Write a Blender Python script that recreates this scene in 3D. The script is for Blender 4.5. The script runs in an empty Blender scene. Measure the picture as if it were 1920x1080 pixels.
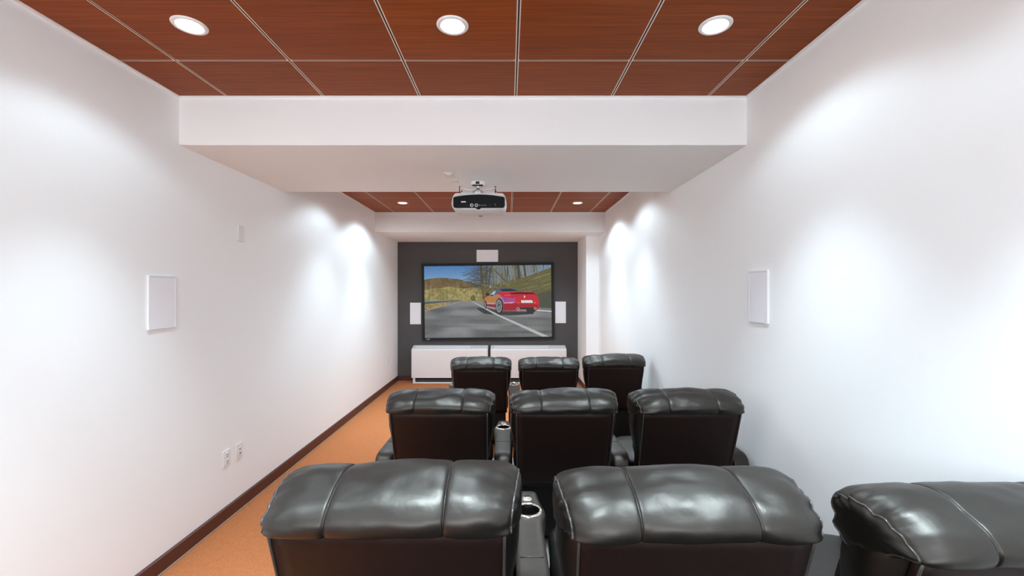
import bpy, bmesh, math, random
import numpy as np
from mathutils import Vector, Matrix, noise

random.seed(7)
S = bpy.context.scene
COL = S.collection

# ------------------------------------------------------------------ camera, world, exposure
H = 1.69                       # eye height above the aisle carpet
F = 800.0                      # focal length in pixels of the 1920 frame
cam_d = bpy.data.cameras.new('camera')
cam = bpy.data.objects.new('camera', cam_d)
COL.objects.link(cam)
cam.location = (0, 0, H)
cam.rotation_euler = (math.pi / 2, 0, 0)
cam_d.sensor_fit = 'HORIZONTAL'
cam_d.sensor_width = 36.0
cam_d.lens = 36.0 * F / 1920.0
cam_d.shift_x = 6.0 / 1920.0
cam_d.shift_y = 6.0 / 1920.0
cam_d.clip_start = 0.02
S.camera = cam

EXPOSURE = 1.43
S.view_settings.view_transform = 'Standard'
S.view_settings.look = 'None'
S.view_settings.gamma = 1.0
S.view_settings.use_curve_mapping = False
S.view_settings.exposure = EXPOSURE
S.cycles.max_bounces = 12
S.cycles.diffuse_bounces = 8
S.cycles.glossy_bounces = 4

W = bpy.data.worlds.new('world')
S.world = W
W.use_nodes = True
W.node_tree.nodes['Background'].inputs[0].default_value = (0.9, 0.9, 0.9, 1)
W.node_tree.nodes['Background'].inputs[1].default_value = 0.02

LAMP_COLOR = (0.69, 0.885, 1.0)
WIDE_ANGLE, WIDE_BLEND = 142.0, 0.35
# per lamp row (distance): watts of the wide beam, watts and angle of the core
ROW_POWER = {1.98: (5.0, 52.0, 74.0), 0.76: (4.0, 96.0, 78.0), -0.46: (8.0, 55.0, 84.0), -1.68: (10.0, 50.0, 90.0), 4.736: (8.0, 32.0, 84.0), 5.956: (18.0, 48.0, 80.0)}
FILL_L = 5.2                 # radiance of the invented pane added on the rear wall as fill light
LAMP_X = (-1.481, -0.261, 0.959)
LAMP_FRONT = (1.98, 0.76, -0.46, -1.68)      # rows over the seats; rearmost row added as fill light
LAMP_BACK = (4.736, 5.956)            # rows towards the screen

# ------------------------------------------------------------------ helpers
def lin(c):
    return tuple(((v / 255.0) / 12.92 if v / 255.0 <= 0.04045 else ((v / 255.0 + 0.055) / 1.055) ** 2.4) for v in c)

def mesh_from(verts, faces, smooth=False, mats=None, fmat=None):
    me = bpy.data.meshes.new('mesh')
    me.from_pydata([tuple(v) for v in verts], [], faces)
    if mats:
        for m in mats:
            me.materials.append(m)
    if fmat is not None:
        me.polygons.foreach_set('material_index', fmat)
    if smooth:
        me.polygons.foreach_set('use_smooth', [True] * len(me.polygons))
    me.update()
    return me

class MB:
    """collects shapes into one mesh"""
    def __init__(self):
        self.v, self.f, self.s, self.m = [], [], [], []
    def add(self, verts, faces, smooth=False, mi=0):
        o = len(self.v)
        self.v += [Vector(p) for p in verts]
        self.f += [tuple(i + o for i in q) for q in faces]
        self.s += [smooth] * len(faces)
        self.m += [mi] * len(faces)
        return self
    def box(self, a, b, mi=0):
        x0, y0, z0 = a; x1, y1, z1 = b
        v = [(x0,y0,z0),(x1,y0,z0),(x1,y1,z0),(x0,y1,z0),(x0,y0,z1),(x1,y0,z1),(x1,y1,z1),(x0,y1,z1)]
        return self.add(v, [(0,3,2,1),(4,5,6,7),(0,1,5,4),(1,2,6,5),(2,3,7,6),(3,0,4,7)], False, mi)
    def bbox(self, a, b, bev=0.004, seg=2, mi=0):
        bm = bmesh.new()
        bmesh.ops.create_cube(bm, size=1)
        for v in bm.verts:
            v.co = Vector([(a[i] + b[i]) / 2 + v.co[i] * (b[i] - a[i]) for i in range(3)])
        bmesh.ops.bevel(bm, geom=bm.edges[:], offset=bev, segments=seg, profile=0.5, affect='EDGES')
        bm.verts.index_update()
        bm.normal_update()
        flat = [max(abs(c) for c in f.normal) > 0.9999 for f in bm.faces]
        self.add([v.co.copy() for v in bm.verts], [tuple(v.index for v in f.verts) for f in bm.faces], True, mi)
        for q, fl in enumerate(flat):      # big faces stay flat, the rounded edges smooth
            if fl:
                self.s[len(self.s) - len(flat) + q] = False
        bm.free()
        return self
    def tube(self, pts, r, n=8, closed=False, mi=0):
        pts = [Vector(p) for p in pts]
        N = len(pts)
        vs, fs = [], []
        up = Vector((0.123, 0.31, 0.94)).normalized()
        for i, p in enumerate(pts):
            if closed:
                d = pts[(i + 1) % N] - pts[(i - 1) % N]
            else:
                d = pts[min(i + 1, N - 1)] - pts[max(i - 1, 0)]
            d.normalize()
            if abs(d.dot(up)) > 0.97:
                up = Vector((1, 0.1, 0)).normalized()
            a = (up - d * up.dot(d)).normalized()
            b = d.cross(a)
            up = a
            for k in range(n):
                t = 2 * math.pi * k / n
                vs.append(p + (a * math.cos(t) + b * math.sin(t)) * r)
        for i in range(N if closed else N - 1):
            j = (i + 1) % N
            for k in range(n):
                l = (k + 1) % n
                fs.append((i*n+k, i*n+l, j*n+l, j*n+k))
        if not closed:
            fs.append(tuple(range(n))[::-1])
            fs.append(tuple((N-1)*n + k for k in range(n)))
        return self.add(vs, fs, True, mi)
    def lathe(self, prof, c=(0,0,0), n=28, mi=0, axis='z', close=False):
        """prof: list of (radius, height)"""
        vs, fs = [], []
        P = len(prof)
        for k in range(n):
            t = 2 * math.pi * k / n
            for r, h in prof:
                if axis == 'z':
                    p = (c[0] + r*math.cos(t), c[1] + r*math.sin(t), c[2] + h)
                elif axis == 'y':
                    p = (c[0] + r*math.cos(t), c[1] + h, c[2] + r*math.sin(t))
                else:
                    p = (c[0] + h, c[1] + r*math.cos(t), c[2] + r*math.sin(t))
                vs.append(p)
        for k in range(n):
            l = (k + 1) % n
            for i in range(P - 1 + (1 if close else 0)):
                j = (i + 1) % P
                fs.append((k*P+i, l*P+i, l*P+j, k*P+j))
        return self.add(vs, fs, True, mi)
    def prism(self, poly, axis, a, b, mi=0, smooth=False):
        """poly of 2D points extruded along axis (0=x: (y,z); 1=y: (x,z); 2=z: (x,y))"""
        def p3(p, h):
            return {0: (h, p[0], p[1]), 1: (p[0], h, p[1]), 2: (p[0], p[1], h)}[axis]
        n = len(poly)
        vs = [p3(p, a) for p in poly] + [p3(p, b) for p in poly]
        fs = [tuple(range(n)), tuple(range(2*n-1, n-1, -1))]
        fs += [((i+1) % n, i, n+i, n+(i+1) % n) for i in range(n)]
        return self.add(vs, fs, smooth, mi)
    def mesh(self, *mats):
        me = bpy.data.meshes.new('mesh')
        me.from_pydata([tuple(v) for v in self.v], [], self.f)
        for m in mats:
            me.materials.append(m)
        me.polygons.foreach_set('use_smooth', self.s)
        me.polygons.foreach_set('material_index', self.m)
        me.update()
        bm = bmesh.new(); bm.from_mesh(me)
        bmesh.ops.recalc_face_normals(bm, faces=bm.faces[:])
        bm.to_mesh(me); bm.free()
        return me

def obj(name, me, parent=None, loc=None, **props):
    o = bpy.data.objects.new(name, me)
    me.name = name
    COL.objects.link(o)
    if parent is not None:
        o.parent = parent
    if loc is not None:
        o.location = loc
    for k, v in props.items():
        o[k] = v
    return o

def thing(name, label, cat, loc=(0,0,0), group=None):
    o = bpy.data.objects.new(name, None)
    o.empty_display_size = 0.1
    COL.objects.link(o)
    o.location = loc
    o['label'] = label
    o['category'] = cat
    if group:
        o['group'] = group
    return o

def dup(root, loc, label, group=None):
    r = root.copy(); COL.objects.link(r)
    r.location = loc
    r['label'] = label
    if group:
        r['group'] = group
    for ch in list(root.children):
        c = ch.copy(); COL.objects.link(c); c.parent = r
        for g in ch.children:
            d = g.copy(); COL.objects.link(d); d.parent = c
    return r

def crom(pts, per=6, closed=True):
    """Catmull-Rom through 2D points"""
    out = []
    n = len(pts)
    for i in range(n if closed else n - 1):
        p = [Vector(pts[(i + k) % n] if closed else pts[min(max(i + k, 0), n - 1)]) for k in (-1, 0, 1, 2)]
        for k in range(per):
            t = k / per
            out.append(0.5 * ((2*p[1]) + (p[2]-p[0])*t + (2*p[0]-5*p[1]+4*p[2]-p[3])*t*t + (3*p[1]-p[0]-3*p[2]+p[3])*t**3))
    if not closed:
        out.append(Vector(pts[-1]))
    return out

def pillow(c, h, e=3.2, tilt=0.0, n=30, m=18, seed=0.0, rough=0.004):
    """soft cushion: superellipsoid with slight dents"""
    vs, fs = [], []
    def pw(v, q):
        return math.copysign(abs(v) ** q, v)
    q = 2.0 / e
    R = Matrix.Rotation(tilt, 3, 'X')
    for i in range(m + 1):
        ph = -math.pi/2 + math.pi * i / m
        for k in range(n):
            th = 2 * math.pi * k / n
            p = Vector((h[0]*pw(math.cos(ph), q)*pw(math.cos(th), q), h[1]*pw(math.cos(ph), q)*pw(math.sin(th), q), h[2]*pw(math.sin(ph), q)))
            p += p.normalized() * rough * noise.noise(p * 9 + Vector((seed, seed*2, 0)))
            vs.append(R @ p + Vector(c))
    for i in range(m):
        for k in range(n):
            l = (k + 1) % n
            fs.append((i*n+k, i*n+l, (i+1)*n+l, (i+1)*n+k))
    return vs, fs

# ------------------------------------------------------------------ materials
def new_mat(name):
    m = bpy.data.materials.new(name)
    m.use_nodes = True
    nt = m.node_tree
    return m, nt, nt.nodes['Principled BSDF']

def N(nt, kind, **kw):
    n = nt.nodes.new(kind)
    for k, v in kw.items():
        if k in n.inputs.keys():
            n.inputs[k].default_value = v
        else:
            setattr(n, k, v)
    return n

def plain(name, rgb, rough=0.5, metal=0.0, spec=0.5, bump=None, var=0.0):
    m, nt, b = new_mat(name)
    b.inputs['Base Color'].default_value = (*lin(rgb), 1)
    b.inputs['Roughness'].default_value = rough
    b.inputs['Metallic'].default_value = metal
    b.inputs['Specular IOR Level'].default_value = spec
    tc = N(nt, 'ShaderNodeTexCoord')
    if bump:
        sc, st, ds = bump
        nz = N(nt, 'ShaderNodeTexNoise', Scale=sc, Detail=3.0)
        bp = N(nt, 'ShaderNodeBump', Strength=st, Distance=ds)
        nt.links.new(tc.outputs['Object'], nz.inputs['Vector'])
        nt.links.new(nz.outputs['Fac'], bp.inputs['Height'])
        nt.links.new(bp.outputs['Normal'], b.inputs['Normal'])
    if var:
        nz = N(nt, 'ShaderNodeTexNoise', Scale=3.0, Detail=2.0)
        rp = N(nt, 'ShaderNodeValToRGB')
        c = lin(rgb)
        rp.color_ramp.elements[0].position = 0.35
        rp.color_ramp.elements[1].position = 0.65
        rp.color_ramp.elements[0].color = (*[v*(1-var) for v in c], 1)
        rp.color_ramp.elements[1].color = (*[min(1, v*(1+var)) for v in c], 1)
        nt.links.new(tc.outputs['Object'], nz.inputs['Vector'])
        nt.links.new(nz.outputs['Fac'], rp.inputs['Fac'])
        nt.links.new(rp.outputs['Color'], b.inputs['Base Color'])
    return m

M = {}
M['wall'] = plain('white_wall_paint', (247, 247, 247), 0.75, spec=0.25, bump=(260, 0.06, 0.001))
M['drywall'] = plain('white_beam_paint', (246, 245, 244), 0.8, spec=0.2, bump=(260, 0.06, 0.001))
M['gray_wall'] = plain('charcoal_wall_paint', (84, 82, 82), 0.7, spec=0.25, bump=(240, 0.08, 0.001), var=0.03)
M['base'] = plain('dark_brown_rubber', (84, 45, 36), 0.42, var=0.05)
M['edge'] = plain('carpet_edge_strip', (160, 120, 95), 0.8)
M['white_metal'] = plain('white_enamel', (238, 237, 238), 0.4)
M['white_plastic'] = plain('white_plastic', (236, 236, 236), 0.35)
M['paint_plate'] = plain('painted_over_plate', (233, 231, 230), 0.6)
M['grille_white'] = plain('white_perforated_grille', (240, 239, 244), 0.7, spec=0.25)
M['gray_grille'] = plain('pale_gray_grille', (196, 194, 196), 0.5)
M['dark'] = plain('dark_slot', (28, 28, 32), 0.6)
M['black_plastic'] = plain('black_plastic', (5, 5, 6), 0.4, spec=0.12)
M['black_velvet'] = plain('black_velvet_border', (12, 12, 13), 0.65, bump=(500, 0.2, 0.001))
M['gray_plastic'] = plain('gray_plastic', (128, 128, 132), 0.4)
M['silver'] = plain('silver_label', (190, 190, 190), 0.35, metal=0.3)
M['chrome'] = plain('chrome', (222, 214, 204), 0.16, metal=1.0)
M['steel'] = plain('brushed_steel', (205, 205, 208), 0.3, metal=0.9)
M['cup_black'] = plain('black_cup_liner', (14, 13, 13), 0.35)
M['grid'] = plain('pale_ceiling_grid', (242, 226, 210), 0.5)
M['grid_slot'] = plain('grid_dark_slot', (26, 18, 15), 0.7)
M['plenum'] = plain('dark_plenum', (40, 34, 32), 0.9)
M['white_trim'] = plain('white_wall_angle', (242, 240, 238), 0.45)
M['riser_carpet'] = plain('gray_riser_carpet', (146, 144, 144), 0.95, spec=0.1, bump=(150, 0.5, 0.004), var=0.08)
M['landing_carpet'] = plain('charcoal_landing_carpet', (58, 54, 53), 0.95, spec=0.1, bump=(150, 0.5, 0.004), var=0.04)
M['foot'] = plain('black_foot', (20, 20, 20), 0.5)

def leather(name, rgb, rough, spec=0.6, tint=(1.0, 0.9, 0.8)):
    m, nt, b = new_mat(name)
    tc = N(nt, 'ShaderNodeTexCoord')
    b.inputs['Base Color'].default_value = (*lin(rgb), 1)
    b.inputs['Specular IOR Level'].default_value = spec
    b.inputs['Specular Tint'].default_value = (*tint, 1)
    vo = N(nt, 'ShaderNodeTexVoronoi', Scale=420.0)
    vo.feature = 'DISTANCE_TO_EDGE'
    nz = N(nt, 'ShaderNodeTexNoise', Scale=14.0, Detail=3.0)
    n2 = N(nt, 'ShaderNodeTexNoise', Scale=5.0, Detail=4.0)
    for t in (vo, nz, n2):
        nt.links.new(tc.outputs['Object'], t.inputs['Vector'])
    b1 = N(nt, 'ShaderNodeBump', Strength=0.22, Distance=0.0006)
    b2 = N(nt, 'ShaderNodeBump', Strength=0.35, Distance=0.006)
    nt.links.new(vo.outputs['Distance'], b1.inputs['Height'])
    nt.links.new(nz.outputs['Fac'], b2.inputs['Height'])
    nt.links.new(b2.outputs['Normal'], b1.inputs['Normal'])
    nt.links.new(b1.outputs['Normal'], b.inputs['Normal'])
    mr = N(nt, 'ShaderNodeMapRange')
    mr.inputs['To Min'].default_value = rough - 0.05
    mr.inputs['To Max'].default_value = rough + 0.07
    nt.links.new(n2.outputs['Fac'], mr.inputs['Value'])
    nt.links.new(mr.outputs['Result'], b.inputs['Roughness'])
    return m

M['leather'] = leather('black_leather', (13, 11, 10), 0.40, 0.62)
M['back_vinyl'] = leather('dark_brown_back_vinyl', (24, 12, 10), 0.5, 0.3, (1.0, 0.82, 0.76))
M['arm_vinyl'] = leather('dark_gray_arm_vinyl', (38, 32, 27), 0.42, 0.6)
M['piping'] = plain('leather_piping', (60, 55, 52), 0.3)
M['seat_base'] = plain('seat_base_black', (14, 10, 9), 0.6, spec=0.3)

def carpet():
    m, nt, b = new_mat('orange_carpet')
    tc = N(nt, 'ShaderNodeTexCoord')
    n1 = N(nt, 'ShaderNodeTexNoise', Scale=150.0, Detail=3.0, Roughness=0.7)
    n2 = N(nt, 'ShaderNodeTexNoise', Scale=26.0, Detail=3.0)
    for t in (n1, n2):
        nt.links.new(tc.outputs['Object'], t.inputs['Vector'])
    r = N(nt, 'ShaderNodeValToRGB')
    e = r.color_ramp.elements
    e[0].position, e[1].position = 0.32, 0.68
    e[0].color = (*lin((166, 97, 58)), 1)
    e[1].color = (*lin((212, 140, 92)), 1)
    mx = N(nt, 'ShaderNodeMix', data_type='RGBA', blend_type='MULTIPLY')
    mx.inputs[0].default_value = 0.35
    r2 = N(nt, 'ShaderNodeValToRGB')
    r2.color_ramp.elements[0].position, r2.color_ramp.elements[1].position = 0.3, 0.7
    r2.color_ramp.elements[0].color = (0.72, 0.68, 0.64, 1)
    nt.links.new(n1.outputs['Fac'], r.inputs['Fac'])
    nt.links.new(n2.outputs['Fac'], r2.inputs['Fac'])
    nt.links.new(r.outputs['Color'], mx.inputs[6])
    nt.links.new(r2.outputs['Color'], mx.inputs[7])
    nt.links.new(mx.outputs[2], b.inputs['Base Color'])
    b.inputs['Roughness'].default_value = 0.95
    b.inputs['Specular IOR Level'].default_value = 0.1
    bp = N(nt, 'ShaderNodeBump', Strength=0.5, Distance=0.004)
    nt.links.new(n1.outputs['Fac'], bp.inputs['Height'])
    nt.links.new(bp.outputs['Normal'], b.inputs['Normal'])
    return m
M['carpet'] = carpet()

def wood():
    m, nt, b = new_mat('red_brown_wood_veneer')
    tc = N(nt, 'ShaderNodeTexCoord')
    oi = N(nt, 'ShaderNodeObjectInfo')
    mu = N(nt, 'ShaderNodeVectorMath', operation='SCALE')
    mu.inputs[0].default_value = (7.0, 13.0, 5.0)
    nt.links.new(oi.outputs['Random'], mu.inputs['Scale'])
    ad = N(nt, 'ShaderNodeVectorMath', operation='ADD')
    nt.links.new(tc.outputs['Object'], ad.inputs[0])
    nt.links.new(mu.outputs['Vector'], ad.inputs[1])
    mp = N(nt, 'ShaderNodeMapping')
    mp.inputs['Scale'].default_value = (2.2, 75.0, 1.0)
    nt.links.new(ad.outputs['Vector'], mp.inputs['Vector'])
    nz = N(nt, 'ShaderNodeTexNoise', Scale=1.0, Detail=5.0, Roughness=0.6)
    nt.links.new(mp.outputs['Vector'], nz.inputs['Vector'])
    r = N(nt, 'ShaderNodeValToRGB')
    e = r.color_ramp.elements
    e[0].position, e[1].position = 0.3, 0.7
    e[0].color = (*lin((126, 58, 22)), 1)
    e[1].color = (*lin((156, 79, 32)), 1)
    nt.links.new(nz.outputs['Fac'], r.inputs['Fac'])
    hs = N(nt, 'ShaderNodeHueSaturation')
    mr = N(nt, 'ShaderNodeMapRange')
    mr.inputs['To Min'].default_value = 0.9
    mr.inputs['To Max'].default_value = 1.08
    nt.links.new(oi.outputs['Random'], mr.inputs['Value'])
    nt.links.new(mr.outputs['Result'], hs.inputs['Value'])
    nt.links.new(r.outputs['Color'], hs.inputs['Color'])
    nt.links.new(hs.outputs['Color'], b.inputs['Base Color'])
    b.inputs['Roughness'].default_value = 0.42
    b.inputs['Specular IOR Level'].default_value = 0.1
    return m
M['wood'] = wood()

def emit(name, rgb, strength):
    m, nt, b = new_mat(name)
    b.inputs['Base Color'].default_value = (0.8, 0.8, 0.8, 1)
    b.inputs['Emission Color'].default_value = (*rgb, 1)
    b.inputs['Emission Strength'].default_value = strength
    return m
M['lens'] = emit('lit_lamp_lens', (1.0, 0.9, 0.72), 9.0)

# ------------------------------------------------------------------ the room
XL, XR = -2.092, 1.511
YB, YF = 8.03, -2.6           # screen wall, wall behind the camera
ZC = H + 1.234                # underside of the ceiling tiles
ZS = H + 0.926                # underside of beam and soffit
ZT = ZC + 0.10
T = 0.12
def struct(name, mb, *mats, parent=None):
    o = obj(name, mb.mesh(*mats), parent)
    if parent is None:
        o['kind'] = 'structure'
    return o

struct('floor', MB().box((XL - T, YF - T, -0.12), (XR + T, YB + T, 0.0)), M['carpet'])
struct('floor_riser', MB().bbox((-0.80, 2.30, 0.0), (XR, 4.05, 0.11), 0.012), M['riser_carpet'])
struct('floor_riser', MB().bbox((-0.71, 0.95, 0.0), (XR, 2.30, 0.205), 0.012), M['landing_carpet'])
struct('floor_landing', MB().bbox((-0.71, YF, 0.0), (XR, 0.95, 0.205), 0.012), M['landing_carpet'])
struct('wall_left', MB().box((XL - T, YF - T, 0), (XL, YB + T, ZT)), M['wall'])
struct('wall_right', MB().box((XR, YF - T, 0), (XR + T, YB + T, ZT)), M['wall'])
struct('wall_front', MB().box((XL, YB, 0), (XR, YB + T, ZT)), M['gray_wall'])
struct('wall_rear', MB().box((XL, YF - T, 0), (XR, YF, ZT)), M['wall'])
fill_frame = struct('fill_light_frame', MB().box((-1.9, YF, 1.90), (1.3, YF + .03, 1.95)).box((-1.9, YF, 2.72), (1.3, YF + .03, 2.77)).box((-1.9, YF, 1.95), (-1.85, YF + .03, 2.72)).box((1.25, YF, 1.95), (1.3, YF + .03, 2.72)), M['white_metal'])
M['fill_glow'] = emit('added_fill_glow', (0.80, 0.92, 1.0), FILL_L)  # invented glowing pane, added behind the camera for neutral fill
for k in range(3):
    wa = -1.85 + k * 3.1 / 3
    obj('fill_light_pane', MB().box((wa + .004, YF + .004, 1.95), (wa + 3.1 / 3 - .004, YF + .012, 2.72)).mesh(M['fill_glow']), fill_frame)
struct('trim_added_dark_panel', MB().bbox((XL, YF, 0), (XR, YF + 0.02, 1.55), 0.004), M['base'])  # unseen dark panel added to keep reflections in the headrests dark
struct('wall_pilaster', MB().bbox((1.297, 7.15, 0), (XR, YB, ZS), 0.003, 1), M['wall'])
struct('ceiling_beam', MB().bbox((XL, 2.705, ZS), (XR, 3.98, ZT), 0.004, 2), M['drywall'])
struct('ceiling_soffit', MB().bbox((XL, 6.67, ZS), (XR, YB, ZT), 0.004, 2), M['drywall'])

# baseboards with a thin tucked carpet edge
BH, BT = 0.10, 0.016
def baseboard(name, a, b, n):
    """a,b: 2D end points on the wall; n: 2D direction into the room"""
    a, b, n = Vector(a), Vector(b), Vector(n)
    prof = [(0, 0), (BT, 0), (BT, BH - 0.006), (BT - 0.006, BH), (0, BH)]
    vs = []
    for p in (a, b):
        for t, z in prof:
            q = p + n * t
            vs.append((q.x, q.y, z))
    k = len(prof)
    fs = [tuple(range(k)), tuple(range(2*k-1, k-1, -1))] + [((i+1) % k, i, k+i, k+(i+1) % k) for i in range(k)]
    o = struct(name, MB().add(vs, fs), M['base'])
    vs = []
    for p in (a, b):
        for t, z in [(BT, 0), (BT + 0.012, 0), (BT + 0.010, 0.007), (BT, 0.009)]:
            q = p + n * t
            vs.append((q.x, q.y, z))
    fs = [(0,1,2,3), (7,6,5,4)] + [((i+1) % 4, i, 4+i, 4+(i+1) % 4) for i in range(4)]
    obj('carpet_edge', MB().add(vs, fs).mesh(M['edge']), o)
baseboard('baseboard_left', (XL, YF), (XL, YB), (1, 0))
baseboard('baseboard_right', (XR, 4.05), (XR, 7.15), (-1, 0))
baseboard('baseboard_front', (XL + BT, YB), (1.297, YB), (0, -1))
baseboard('baseboard_pilaster', (1.297, 7.15), (1.297, YB - BT), (-1, 0))
baseboard('baseboard_pilaster', (1.297 - BT, 7.15), (XR - BT, 7.15), (0, -1))

# ceiling: slab, wood tiles, slotted grid bars
ceil = struct('ceiling', MB().box((XL - T, YF - T, ZT), (XR + T, YB + T, ZT + 0.12)), M['plenum'])
seams_x = [0.044 + 0.61 * k for k in range(-3, 3)]
xs_edges = [XL] + seams_x + [XR]
G = 0.0095
def section(y0, y1, joint):
    js = [joint + 0.61 * k for k in range(-20, 20) if y0 + 0.05 < joint + 0.61 * k < y1 - 0.05]
    ys_edges = [y0] + js + [y1]
    tile_cache = {}
    for i in range(len(xs_edges) - 1):
        for j in range(len(ys_edges) - 1):
            a = xs_edges[i] + (G if i else 0.002); b = xs_edges[i+1] - (G if i < len(xs_edges) - 2 else 0.002)
            c = ys_edges[j] + (G if j else 0.002); d = ys_edges[j+1] - (G if j < len(ys_edges) - 2 else 0.002)
            w, l = round(b - a, 4), round(d - c, 4)
            if (w, l) not in tile_cache:
                e = 0.0025
                x, y = w/2, l/2
                v = [(-x+e,-y+e,0),(x-e,-y+e,0),(x-e,y-e,0),(-x+e,y-e,0)] + [(-x,-y,e),(x,-y,e),(x,y,e),(-x,y,e)] + [(-x,-y,.016),(x,-y,.016),(x,y,.016),(-x,y,.016)]
                f = [(3,2,1,0),(8,9,10,11)] + [(q, (q+1) % 4, 4+(q+1) % 4, 4+q) for q in range(4)] + [(4+q, 4+(q+1) % 4, 8+(q+1) % 4, 8+q) for q in range(4)]
                tile_cache[(w, l)] = MB().add(v, f).mesh(M['wood'])
            obj('ceiling_tile', tile_cache[(w, l)], ceil, ((a+b)/2, (c+d)/2, ZC))
    def bar(a, b, along):
        mb = MB()
        L = b - a
        if along == 'y':
            mb.box((-.014, -L/2, .003), (-.0040, L/2, .03)).box((.0040, -L/2, .003), (.014, L/2, .03)).box((-.0040, -L/2, .0035), (.0040, L/2, .03), 1)
        else:
            mb.box((-L/2, -.014, .003), (L/2, -.0040, .03)).box((-L/2, .0040, .003), (L/2, .014, .03)).box((-L/2, -.0040, .0035), (L/2, .0040, .03), 1)
        return mb.mesh(M['grid'], M['grid_slot'])
    me = bar(y0, y1, 'y')
    for x in seams_x:
        obj('grid_bar', me, ceil, (x, (y0 + y1)/2, ZC))
    bc = {}
    for y in js:
        for i in range(len(xs_edges) - 1):
            a = xs_edges[i] + (.014 if i else 0); b = xs_edges[i+1] - (.014 if i < len(xs_edges) - 2 else 0)
            k = round(b - a, 4)
            if k not in bc:
                bc[k] = bar(a, b, 'x')
            obj('grid_bar', bc[k], ceil, ((a + b)/2, y, ZC))
section(YF, 2.705, 2.285)
section(3.98, 6.67, 5.657)
# white wall angle round each ceiling field
n_tr = 0
for (y0, y1) in ((YF, 2.705), (3.98, 6.67)):
    for a, b in (((XL, y0), (XL + .014, y1)), ((XR - .014, y0), (XR, y1)), ((XL + .014, y1 - .014), (XR - .014, y1)), ((XL + .014, y0), (XR - .014, y0 + .014))):
        n_tr += 1
        struct('trim_%d' % n_tr, MB().box((a[0], a[1], ZC - .007), (b[0], b[1], ZC - .0005)), M['white_trim'])

# ------------------------------------------------------------------ recessed downlights
ring_me = MB().lathe([(.052, .004), (.0525, -.004), (.058, -.007), (.070, -.006), (.074, -.0015), (.074, 0.0)], n=36).mesh(M['white_metal'])
lens_me = MB().lathe([(.0001, -.001), (.030, -.0015), (.0525, -.0005)], n=32).mesh(M['lens'])
def spot(parent, power, angle, blend, name):
    d = bpy.data.lights.new(name, 'SPOT')
    d.energy = power
    d.color = LAMP_COLOR
    d.spot_size = math.radians(angle)
    d.spot_blend = blend
    d.shadow_soft_size = 0.045
    o = bpy.data.objects.new(name, d)
    COL.objects.link(o)
    o.parent = parent
    o.location = (0, 0, -0.055)
row_words = {LAMP_FRONT[0]: 'first lamp row behind the near beam', LAMP_FRONT[1]: 'lamp row over the rearmost seats',
             LAMP_FRONT[2]: 'lamp row just behind the camera', LAMP_FRONT[3]: 'added fill row next to the rear wall', LAMP_BACK[0]: 'lamp row just past the beam', LAMP_BACK[1]: 'lamp row nearest the screen'}
side_words = ('left', 'middle', 'right')
for y in LAMP_FRONT + LAMP_BACK:
    for x, sw in zip(LAMP_X, side_words):
        t = thing('recessed_downlight', 'lit round downlight, %s one of the %s' % (sw, row_words[y]), 'ceiling light', (x, y, ZC), 'recessed downlights in the wood ceiling')
        obj('trim_ring', ring_me, t)
        obj('lamp_lens', lens_me, t)
        w_, n_, a_ = ROW_POWER[y]
        spot(t, w_, WIDE_ANGLE, WIDE_BLEND, 'lamp_beam')
        spot(t, n_, a_, 1.0, 'lamp_core')

# ------------------------------------------------------------------ projection screen
def px(x, y, D):
    """pixel of the photograph -> point at distance D"""
    return Vector(((x - 954) / F * D, D, H - (y - 546) / F * D))

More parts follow.
